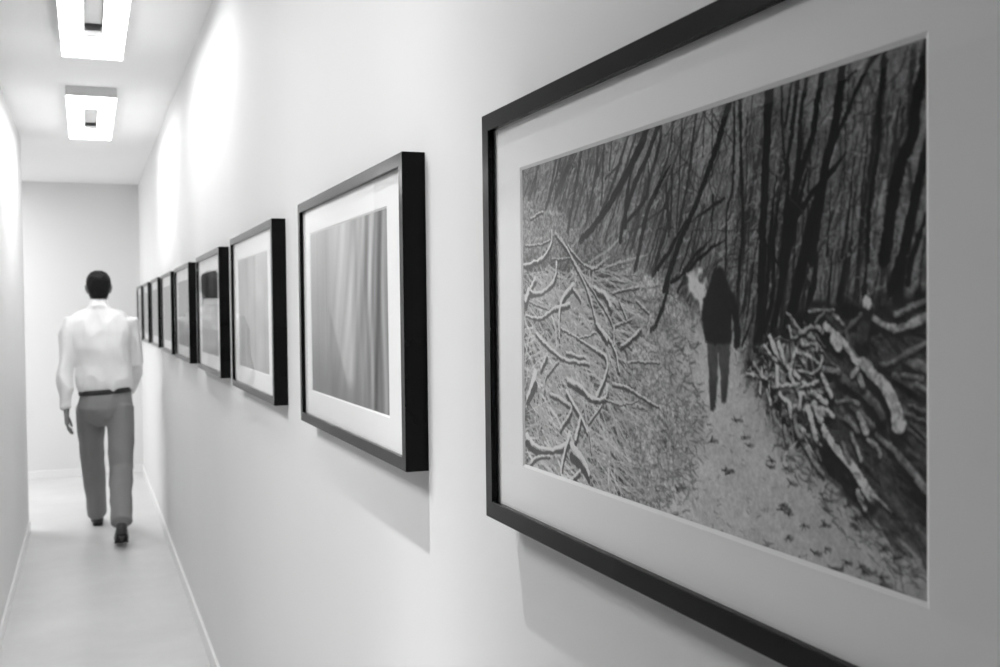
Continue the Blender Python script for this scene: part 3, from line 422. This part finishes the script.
    for t, p in S['dark']:
        draw(img, p, t, .75, 1.8, 0, .45)
        x, y = p[0], p[1]
        for _ in range(5):
            a = rng.random()*6.3
            draw(img, (x, y, 1.4, x+math.cos(a)*7, y+math.sin(a)*4, .8), 62, .7, .9)
    # the walking figure: hooded dark jacket, grey trousers
    tr = region(A['trousers'], 1.6)
    fade = np.clip((Vv-.62)*9, 0, 1)
    img = img*(1-tr) + (88-34*fade + 8*nz((6, 14)))*tr
    j = region(A['jacket'], 1.8)
    img = img*(1-j) + (38 + 5*nz((10, 12)))*j
    # ragged edges of bark, snow and cloth, and the grain of the print
    dx = 2.0*nz((14, 14)) + 1.6*nz((4, 4)); dy = 2.0*nz((14, 14)) + 1.6*nz((4, 4))
    img = img[np.clip((YY+dy+.5).astype(int), 0, PH-1), np.clip((XX+dx+.5).astype(int), 0, PW-1)]
    img = 128 + (img-128)*1.06 + (img*.07+4)*(nz((2, 2))*1.4 + nz((5, 5)))
    return np.clip(img, 6, 240)/255.

def drapery():
    """hanging sheets: soft vertical folds, a deeper bundle of folds at the right"""
    w, h = 320, 180
    rng = np.random.default_rng(5)
    y, x = np.mgrid[0:h, 0:w].astype(np.float32); u = x/w; v = y/h
    n1 = smooth_noise(w, h, (26, 150), rng); n2 = smooth_noise(w, h, (9, 120), rng); n3 = smooth_noise(w, h, (4, 90), rng)
    img = 176 - 34*v + 26*(n1-.5) + 10*(n2-.5) + 5*(n3-.5)
    # diagonal swags falling from the top right
    for k, (a, b, wd, t) in enumerate(((.66, .42, .030, 24), (.74, .52, .024, 22), (.80, .60, .022, -20), (.84, .69, .02, 26), (.60, .36, .02, -14), (.50, .27, .03, 14), (.44, .2, .02, -10))):
        c = a + (b-a)*v**1.2
        img += t*np.exp(-((u-c)/wd)**2)*np.clip(1.35-v*1.1, 0, 1)
    s = u + .012*np.sin(v*5)
    m = np.clip((u-.66-.10*v+.06)*9, 0, 1)
    img += m*(16*np.sin(s*95) + 20*np.sin(s*47+v*1.5) - 26)
    d = np.exp(-((u-.93+.09*v)/.02)**2); img -= 55*d
    d = np.exp(-((u-.87+.10*v)/.014)**2); img -= 34*d*np.clip(1.2-v, 0, 1)
    # pale tongue of cloth hanging lower than the rest
    e = np.clip((.50+.42*np.clip((u-.28)/.24, 0, 1)-v)*14, 0, 1)*np.clip((u-.25)*14, 0, 1)*np.clip((.64-u)*14, 0, 1)
    img += 30*e
    fl = np.clip((v-.62-.2*u)*4, 0, 1)*(1-m)*(1-e)
    img -= 22*fl
    return np.clip(img, 20, 235)/255.

def hazy(seed, base, contrast):
    w, h = 160, 90
    rng = np.random.default_rng(seed)
    y, x = np.mgrid[0:h, 0:w].astype(np.float32); v = y/h; u = x/w
    img = base + contrast*((smooth_noise(w, h, (22, 80), rng)-.5) + .5*(smooth_noise(w, h, (7, 60), rng)-.5) + .4*(smooth_noise(w, h, (30, 14), rng)-.5)) - contrast*.35*v
    return np.clip(img, 10, 235)/255.

def picture(i):
    if i == 0: return forest()
    if i == 1: return drapery()
    return hazy(20+i, (0, 0, 165, 100, 110, 140, 130, 130, 120)[i], (0, 0, 50, 34, 34, 40, 36, 40, 40)[i])


# ------------------------------------------------------------------ framed photographs
FX = .46878          # front of the frames
FY = [.3663, 1.6041, 2.8583, 4.0708, 5.3335, 6.4865, 7.7021, 8.9477, 10.0511]
FT = [1.8421, 1.8499, 1.8497, 1.8447, 1.8439, 1.8436, 1.8463, 1.8461, 1.8472]
FB = [1.3366, 1.3412, 1.3438, 1.3476, 1.3467, 1.3481, 1.3511, 1.3508, 1.3459]
FW = .8783
WIN = [(.5032, 1.1402, 1.7620, 1.4158), (1.7336, 2.390, 1.7730, 1.4186)]
def framed(i, label, img):
    y0, y1, zt, zb = FY[i], FY[i]+FW, FT[i], FB[i]
    t = thing('framed_photograph', (XW, (y0+y1)/2, zb), label, 'framed photograph', 'black framed photographs in a row on the right wall')
    ox, oy, oz = t.location
    pl = lambda a, b, d: (FX + d - ox, a - oy, b - oz)
    dep = XW - FX
    f = .0215
    bv = .0008
    bm = bmesh.new()
    ring_sweep(bm, [(0, dep), (0, bv), (bv, 0), (f-bv, 0), (f, bv), (f, .0068), (f-.010, .0068), (f-.010, dep)], (y0, zb, y1, zt), pl)
    obj('moulding', bm, M['black'], t)
    # glass
    e = .0118
    obj('glass_pane', box((FX+.0070-ox, y0+e-oy, zb+e-oz), (FX+.0088-ox, y1-e-oy, zt-e-oz)), M['glass'], t)
    # mat with a bevelled window
    if i < 2:
        wr, wl, wt, wb = WIN[i]
    else:
        wr, wl, wt, wb = y0+.135, y0+.135+.618, zt-.080, zb+.076
    bw = .0034
    bm = bmesh.new()
    def ringf(A, B):
        for k in range(4):
            j = (k+1) % 4
            bm.faces.new((A[k], A[j], B[j], B[k]))
    def rect(a0, b0, a1, b1, d):
        return [bm.verts.new(pl(a, b, d)) for a, b in ((a0, b0), (a1, b0), (a1, b1), (a0, b1))]
    g = .0122
    o1 = rect(y0+g, zb+g, y1-g, zt-g, .0092); w1 = rect(wr-bw, wb-bw, wl+bw, wt+bw, .0092)
    o2 = rect(y0+g, zb+g, y1-g, zt-g, .0110); w2 = rect(wr, wb, wl, wt, .0110)
    ringf(o1, w1); ringf(o1, o2); ringf(o2, w2)
    obj('mat_board', bm, M['mat'], t)
    bm = bmesh.new()
    ringf(rect(wr-bw, wb-bw, wl+bw, wt+bw, .0092), rect(wr, wb, wl, wt, .0110))
    obj('mat_bevel', bm, M['bevel'], t)
    m = .004
    print_mesh('print', img, (wl+m-oy, wr-m-oy, wt+m-oz, wb-m-oz), FX+.0112-ox, t)
    obj('backing_board', box((FX+.0116-ox, y0+g-oy, zb+g-oz), (FX+.0150-ox, y1-g-oy, zt-g-oz)), M['back'], t)
    return t

LABELS = [
 'largest black framed photograph in the foreground, snowy forest path with a dark hooded figure',
 'second black framed photograph from the camera, showing pale hanging drapery folds',
 'third black framed photograph from the camera, pale grey hazy streaked print',
 'fourth black framed photograph from the camera, its glass mirroring the dark head',
 'fifth black framed photograph from the camera, just past the one mirroring the man',
 'sixth black framed photograph from the camera, fourth from the end wall',
 'seventh black framed photograph from the camera, third from the end wall',
 'eighth black framed photograph from the camera, second from the end wall',
 'ninth and farthest black framed photograph, beside the corridor end wall',
]
for i in range(9):
    framed(i, LABELS[i], picture(i))

# ------------------------------------------------------------------ the walking man
V = Vector
def tube(bm, pts, radii, n=16, up=V((0, 1, 0)), cap=True):
    """closed tapering tube; a radius is a number or (across, along up)"""
    rings = []
    for k, p in enumerate(pts):
        p = V(p)
        a = V(pts[max(k-1, 0)]); b = V(pts[min(k+1, len(pts)-1)])
        t = (b-a).normalized()
        s = t.cross(up).normalized(); f = s.cross(t).normalized()
        r = radii[k]
        ra, rb = (r, r) if not isinstance(r, tuple) else r
        rings.append([bm.verts.new(p + s*ra*math.cos(2*math.pi*j/n) + f*rb*math.sin(2*math.pi*j/n)) for j in range(n)])
    for A, B in zip(rings, rings[1:]):
        for j in range(n):
            bm.faces.new((A[j], A[(j+1) % n], B[(j+1) % n], B[j]))
    if cap:
        for ring, q, r in ((rings[0], pts[0], -1), (rings[-1], pts[-1], 1)):
            d = (V(pts[1])-V(pts[0])) if r < 0 else (V(pts[-1])-V(pts[-2]))
            rr = radii[0] if r < 0 else radii[-1]
            rr = min(rr) if isinstance(rr, tuple) else rr
            c = bm.verts.new(V(q) + d.normalized()*r*rr*.5)
            for j in range(n):
                bm.faces.new((ring[j], ring[(j+1) % n], c))

def rings_z(bm, rows, n=28, p=2.3):
    """stack of superellipse rings (cx, cy, z, rx, ry), capped"""
    rs = []
    for cx, cy, z, rx, ry in rows:
        ring = []
        for j in range(n):
            a = 2*math.pi*j/n
            c, s = math.cos(a), math.sin(a)
            ring.append(bm.verts.new((cx + rx*math.copysign(abs(c)**(2/p), c), cy + ry*math.copysign(abs(s)**(2/p), s), z)))
        rs.append(ring)
    for A, B in zip(rs, rs[1:]):
        for j in range(n):
            bm.faces.new((A[j], A[(j+1) % n], B[(j+1) % n], B[j]))
    bm.faces.new(rs[0]); bm.faces.new(rs[-1])

def ball(bm, c, r, sub=3):
    m = Matrix.Translation(c) @ Matrix.Diagonal((r[0], r[1], r[2], 1))
    bmesh.ops.create_icosphere(bm, subdivisions=sub, radius=1, matrix=m)

def fuse(name, bm, voxel, smooth, mat, parent=None, crease=0, cscale=9., stretch=(1, 1, .45), seed=0):
    """weld overlapping closed shapes into one continuous skin, smooth it, add cloth creases"""
    bmesh.ops.recalc_face_normals(bm, faces=bm.faces)
    me = bpy.data.meshes.new('raw'); bm.to_mesh(me); bm.free()
    o = bpy.data.objects.new('raw', me); C.objects.link(o)
    r = o.modifiers.new('r', 'REMESH'); r.mode = 'VOXEL'; r.voxel_size = voxel
    s = o.modifiers.new('s', 'SMOOTH'); s.factor = .5; s.iterations = smooth
    dg = bpy.context.evaluated_depsgraph_get()
    out = bpy.data.meshes.new_from_object(o.evaluated_get(dg))
    bpy.data.objects.remove(o); bpy.data.meshes.remove(me)
    if crease:
        ns = [v.normal.copy() for v in out.vertices]
        for v, nn in zip(out.vertices, ns):
            q = V((v.co.x*stretch[0]+seed, v.co.y*stretch[1], v.co.z*stretch[2]))*cscale
            d = 1-abs(mnoise.noise(q))*2.2 + .5*mnoise.noise(q*2.3)
            v.co += nn*crease*(d-.6)
    out.name = name
    out.materials.clear(); out.materials.append(mat)
    for p in out.polygons: p.use_smooth = True
    return link(bpy.data.objects.new(name, out), parent)

M['skin'] = paint('skin', .20, .5, .015, 12, spec=.3)
M['hair'] = paint('black_hair', .006, .6, .003, 60, .5, 300, spec=.2)
M['shirt'] = paint('white_cotton_shirt', .80, .8, .02, 5, .1, 700, spec=.2)
M['trousers'] = paint('grey_trousers', .235, .85, .012, 5, .2, 500, spec=.2)
M['belt'] = paint('dark_leather_belt', .02, .4, .005, 20)
M['shoe'] = paint('dark_leather_shoe', .05, .4, .01, 20)
M['sole'] = paint('dark_rubber_sole', .02, .8, .005, 20)
M['eye'] = paint('eye', .5, .2, .02, 20)

PX, PY = .10, 7.96
HIPZ = .965
Lk = dict(hip=(-.085, .03, HIPZ), knee=(-.075, .285, .535), ank=(-.048, .515, .095), ball=(-.048, .665, .032), toe=(-.05, .735, .03), heel=(-.046, .485, .035))
Rk = dict(hip=(.120, -.02, HIPZ), knee=(.108, -.105, .505), ank=(.098, -.400, .180), ball=(.098, -.300, .040), toe=(.098, -.225, .034), heel=(.098, -.430, .125))

def shoulder_arm(s):
    if s < 0:
        return [(-.120, .0, 1.565), (-.195, -.005, 1.535), (-.228, -.03, 1.40), (-.240, -.055, 1.245), (-.243, -.085, 1.12), (-.240, -.115, 1.0), (-.238, -.13, .955)]
    return [(.120, .0, 1.565), (.195, .005, 1.535), (.222, .035, 1.40), (.226, .075, 1.25), (.215, .15, 1.145), (.200, .235, 1.06), (.195, .265, 1.03)]

def hand(bm, wrist, d, fwd, s):
    """d = along the hand, fwd = thumb side; s = side of the body"""
    d = V(d).normalized(); f = V(fwd); f = (f - d*f.dot(d)).normalized(); nrm = d.cross(f).normalized()
    inward = nrm if nrm.x*s < 0 else -nrm
    w = V(wrist)
    tube(bm, [w-d*.03, w, w+d*.03, w+d*.065, w+d*.095], [(.020, .024), (.019, .026), (.016, .036), (.015, .042), (.013, .040)], 14, f)
    for k, (off, ln, r) in enumerate(((.030, .072, .0088), (.010, .082, .0090), (-.011, .075, .0087), (-.030, .058, .0078))):
        b = w + d*.088 + f*off
        c = .18 + .05*k
        p1 = b + (d*math.cos(c)+inward*math.sin(c) + f*off*.9)*ln*.45
        p2 = p1 + (d*math.cos(c*2.4)+inward*math.sin(c*2.4))*ln*.32
        p3 = p2 + (d*math.cos(c*3.6)+inward*math.sin(c*3.6))*ln*.25
        tube(bm, [b-d*.02, b, p1, p2, p3], [r*1.05, r*1.08, r, r*.93, r*.75], 10, f)
    b = w + d*.030 + f*.026
    p1 = b + (d*.62+f*.62+inward*.35).normalized()*.040
    p2 = p1 + (d*.86+f*.30+inward*.30).normalized()*.032
    p3 = p2 + (d*.95+f*.10+inward*.20).normalized()*.022
    tube(bm, [b-d*.01-f*.01, b, p1, p2, p3], [.014, .014, .0108, .0098, .0075], 10, inward)

def build_person():
    hx, hy, hz = -.012, .035, 1.775             # centre of the head
    bm = bmesh.new()
    # trunk, neck
    rings_z(bm, [(.015, 0, .86, .13, .09), (.015, 0, .97, .160, .105), (.012, 0, 1.08, .145, .095), (.005, .0, 1.22, .145, .098),
                 (-.002, 0, 1.38, .165, .108), (-.006, 0, 1.50, .165, .088), (-.008, .0, 1.56, .12, .065), (-.01, .005, 1.61, .075, .055),
                 (-.012, .012, 1.66, .056, .056), (-.012, .022, 1.72, .053, .055)])
    # head
    rings_z(bm, [(hx, hy+.045, 1.668, .024, .028), (hx, hy+.030, 1.680, .045, .058), (hx, hy+.015, 1.705, .060, .078), (hx, hy+.003, 1.740, .069, .091),
                 (hx, hy-.003, 1.785, .0755, .098), (hx, hy-.006, 1.825, .0755, .098), (hx, hy-.006, 1.855, .066, .086), (hx, hy-.006, 1.878, .046, .060), (hx, hy-.006, 1.889, .022, .03)], 32, 2.1)
    fy = hy + .094
    tube(bm, [(hx, fy-.008, 1.795), (hx, fy+.004, 1.775), (hx, fy+.018, 1.752), (hx, fy+.004, 1.744)], [.008, .010, .0135, .012], 10, V((1, 0, 0)))
    tube(bm, [(hx-.045, fy-.020, 1.806), (hx-.02, fy-.006, 1.810), (hx+.02, fy-.006, 1.810), (hx+.045, fy-.020, 1.806)], [.007, .010, .010, .007], 10, V((0, 0, 1)))
    tube(bm, [(hx-.024, fy-.018, 1.722), (hx, fy-.006, 1.724), (hx+.024, fy-.018, 1.722)], [.006, .0085, .006], 10, V((0, 0, 1)))
    tube(bm, [(hx-.020, fy-.018, 1.711), (hx, fy-.008, 1.710), (hx+.020, fy-.018, 1.711)], [.006, .0085, .006], 10, V((0, 0, 1)))
    ball(bm, (hx, fy-.018, 1.684), (.020, .016, .016))
    for s in (-1, 1):
        ball(bm, (hx+s*.040, fy-.028, 1.757), (.022, .018, .020))
        tube(bm, [(hx+s*.074, hy-.002, 1.742), (hx+s*.082, hy-.010, 1.765), (hx+s*.085, hy-.016, 1.790), (hx+s*.080, hy-.008, 1.802)], [(.010, .006), (.014, .007), (.017, .007), (.010, .006)], 10, V((1, 0, 0)))
    # arms and hands
    for s in (-1, 1):
        A = shoulder_arm(s)
        tube(bm, A, [.036, .040, .042, .038, .036, .030, .024], 14)
        d = V(A[-1]) - V(A[-3])
        if s < 0: d = V((.02, -.16, -1))
        hand(bm, V(A[-1]) + V(d).normalized()*.03, d, (0, 1, .15) if s < 0 else (0, .55, .85), s)
    # legs and feet
    for K in (Lk, Rk):
        h, k, a = V(K['hip']), V(K['knee']), V(K['ank'])
        tube(bm, [h, h.lerp(k, .35), h.lerp(k, .75), k, k.lerp(a, .3), k.lerp(a, .7), a], [(.082, .085), (.076, .078), (.058, .060), (.052, .056), (.052, .056), (.040, .042), (.034, .038)], 16)
        b, t, e = V(K['ball']), V(K['toe']), V(K['heel'])
        tube(bm, [e, a.lerp(b, .35)+V((0, 0, -.02)), b, t], [(.030, .03), (.036, .034), (.040, .022), (.03, .018)], 14, V((0, 0, 1)))
    body = fuse('person', bm, .005, 2, M['skin'])
    tag(body, 'man walking away down the corridor in white shirt and grey trousers, dark hair', 'person')
    # hair: short, covers the back of the head down to the nape
    bm = bmesh.new()
    rings_z(bm, [(hx, hy-.062, 1.700, .044, .030), (hx, hy-.052, 1.722, .058, .045), (hx, hy-.038, 1.755, .071, .066), (hx, hy-.024, 1.790, .0805, .082), (hx, hy-.014, 1.825, .083, .096),
                 (hx, hy-.008, 1.856, .075, .094), (hx, hy-.008, 1.884, .055, .072), (hx, hy-.010, 1.900, .026, .038)], 32, 2.15)
    fuse('hair', bm, .005, 3, M['hair'], body, .004, 30, (1, 1, .6), 3)
    # eyes
    for s in (-1, 1):
        bm = bmesh.new(); ball(bm, (hx+s*.032, fy-.021, 1.782), (.012, .011, .010))
        obj('eye', bm, M['eye'], body, True)
    # shirt: trunk, collar and sleeves as one garment
    bm = bmesh.new()
    rings_z(bm, [(.020, -.002, 1.045, .176, .122), (.022, -.004, 1.062, .186, .130), (.018, -.004, 1.10, .192, .134), (.010, -.004, 1.22, .186, .130),
                 (.0, -.002, 1.36, .200, .136), (-.004, 0, 1.47, .214, .126), (-.007, 0, 1.545, .222, .102), (-.009, .0, 1.595, .178, .082), (-.0095, -.004, 1.618, .118, .068),
                 (-.010, -.010, 1.634, .086, .058), (-.011, -.014, 1.650, .068, .050)])
    tube(bm, [(-.011, -.016, 1.625), (-.011, .002, 1.662), (-.011, .018, 1.694)], [.072, .067, .0635], 28, V((1, 0, 0)), True)
    for s in (-1, 1):
        A = shoulder_arm(s)
        tube(bm, A, [(.045, .05), (.062, .062), .062, .059, .056, .046, .037], 18)
        tube(bm, [A[-2], V(A[-1]), V(A[-1])*1.0 + (V(A[-1])-V(A[-2])).normalized()*.012], [.040, .041, .040], 18)
    fuse('shirt', bm, .0065, 26, M['shirt'], body, .014, 8., (1, 1, .55), 1)
    # trousers
    bm = bmesh.new()
    rings_z(bm, [(.017, -.002, .80, .06, .08), (.017, -.004, .86, .150, .115), (.017, -.010, .93, .186, .132), (.018, -.008, .99, .182, .130), (.019, -.004, 1.04, .172, .120), (.020, -.003, 1.058, .170, .117)])
    for K in (Lk, Rk):
        h, k, a = V(K['hip']), V(K['knee']), V(K['ank'])
        h = h + V((0, 0, -.03))
        tube(bm, [h, h.lerp(k, .3), h.lerp(k, .7), k, k.lerp(a, .35), k.lerp(a, .75), k.lerp(a, 1.02)], [(.096, .118), (.097, .106), (.086, .092), (.083, .086), (.080, .082), (.072, .076), (.072, .078)], 18)
    fuse('trousers', bm, .0065, 6, M['trousers'], body, .007, 7., (1, 1, .5), 7)
    # belt
    bm = bmesh.new()
    rings_z(bm, [(.020, -.003, 1.030, .1795, .1265), (.020, -.003, 1.033, .1815, .1285), (.021, -.003, 1.061, .1815, .1285), (.021, -.003, 1.064, .1795, .1265)], 40)
    bmesh.ops.rotate(bm, verts=bm.verts, cent=(.02, 0, 1.045), matrix=Matrix.Rotation(D2(-3.5), 3, 'Y'))
    obj('belt', bm, M['belt'], body, True)
    # shoes
    for K in (Lk, Rk):
        a, b, t, e = V(K['ank']), V(K['ball']), V(K['toe']), V(K['heel'])
        bm = bmesh.new()
        tube(bm, [e+V((0, -.006, .004)), e.lerp(b, .35)+V((0, 0, .012)), b+V((0, 0, .008)), t+V((0, .02, .0))], [(.036, .036), (.042, .040), (.050, .030), (.036, .022)], 18, V((0, 0, 1)))
        tube(bm, [e.lerp(a, .25)+V((0, .015, 0)), a+V((0, .004, 0))], [(.038, .044), (.040, .046)], 18)
        sh = fuse('shoe', bm, .005, 4, M['shoe'], body)
        bm = bmesh.new()
        # the sole follows the flexed foot: heel, ball, toe
        n = 12
        pth = [e+V((0, -.034, 0)), e, e.lerp(b, .5), b, t, t+V((0, .048, .004))]
        wd = [.022, .036, .034, .046, .036, .012]
        dn = [-.030, -.031, -.030, -.026, -.024, -.020]
        lo, hi = [], []
        for p, w_, z_ in zip(pth, wd, dn):
            zz = max(p.z + z_, .001)
            for arr, dz in ((lo, 0), (hi, .014)):
                arr.append([bm.verts.new((p.x-w_, p.y, zz+dz)), bm.verts.new((p.x+w_, p.y, zz+dz))])
        for k in range(len(pth)-1):
            for A, fl in ((lo, 0), (hi, 1)):
                bm.faces.new((A[k][0], A[k][1], A[k+1][1], A[k+1][0]))
            for s in (0, 1):
                bm.faces.new((lo[k][s], lo[k+1][s], hi[k+1][s], hi[k][s]))
        for k in (0, -1):
            bm.faces.new((lo[k][0], lo[k][1], hi[k][1], hi[k][0]))
        obj('sole', bm, M['sole'], sh)
    body.location = (PX, PY, 0)
    return body
build_person()


# ------------------------------------------------------------------ light
sp = bpy.data.lights.new('ceiling_spot', 'SPOT')
sp.energy = 122; sp.shadow_soft_size = .018; sp.spot_size = D2(150); sp.spot_blend = .3
# wall-washing downlight: its optic throws less light the steeper it leaves the axis
sp.use_nodes = True
N, L = sp.node_tree.nodes, sp.node_tree.links
def mth(op, a, b):
    n = N.new('ShaderNodeMath'); n.operation = op
    for k, v in enumerate((a, b)):
        if isinstance(v, (int, float)): n.inputs[k].default_value = v
        elif v is not None: L.new(v, n.inputs[k])
    return n.outputs[0]
tc = N.new('ShaderNodeTexCoord'); sx = N.new('ShaderNodeSeparateXYZ')
L.new(tc.outputs['Normal'], sx.inputs[0])
z2 = mth('MULTIPLY', sx.outputs['Z'], sx.outputs['Z'])
sn = mth('SQRT', mth('MAXIMUM', mth('SUBTRACT', 1.0, z2), .02), None)
prof = mth('MINIMUM', mth('POWER', mth('DIVIDE', .276, sn), 3.15), 1.5)
L.new(prof, N['Emission'].inputs['Strength'])
so = link(bpy.data.objects.new('ceiling_spot', sp))
so.location = (.05, 1.60, 2.84); so.rotation_euler = (0, 0, 0)

def area(name, loc, sx, sy, e):
    a = bpy.data.lights.new(name, 'AREA'); a.shape = 'RECTANGLE'; a.size = sx; a.size_y = sy; a.energy = e
    o = link(bpy.data.objects.new(name, a)); o.location = loc
    return o
area('side_fill_light', (-1.7, 9.8, ZC-.02), 1.2, 1.6, 62)  # added fill, no lamp known here; lifts the ambient at the far end
area('side_fill_light', (-.98, 2.4, ZC-.02), .6, 1.0, 41)  # second added fill, brightens the near wall and frames through the opening

w = bpy.data.worlds.new('world'); scene.world = w
w.use_nodes = True
w.node_tree.nodes['Background'].inputs[0].default_value = (1, 1, 1, 1)
w.node_tree.nodes['Background'].inputs[1].default_value = .0

# ------------------------------------------------------------------ camera
cd = bpy.data.cameras.new('camera')
cd.sensor_width = 36; cd.lens = 1050/1000*36; cd.clip_start = .02
cam = link(bpy.data.objects.new('camera', cd))
R = Matrix(((.9302, .01932, -.36655), (-.36689, .01799, -.93009), (-.01138, .99965, .02382)))
cam.matrix_world = Matrix.Translation((0, 0, 1.6)) @ R.to_4x4()
cd.dof.use_dof = True; cd.dof.focus_distance = 1.35; cd.dof.aperture_fstop = 11
scene.camera = cam

scene.view_settings.view_transform = 'Standard'
scene.view_settings.look = 'None'
scene.view_settings.exposure = .09
scene.view_settings.gamma = 1
scene.view_settings.use_curve_mapping = False
scene.cycles.use_denoising = True
scene.cycles.max_bounces = 10
scene.cycles.diffuse_bounces = 6
scene.cycles.transparent_max_bounces = 16
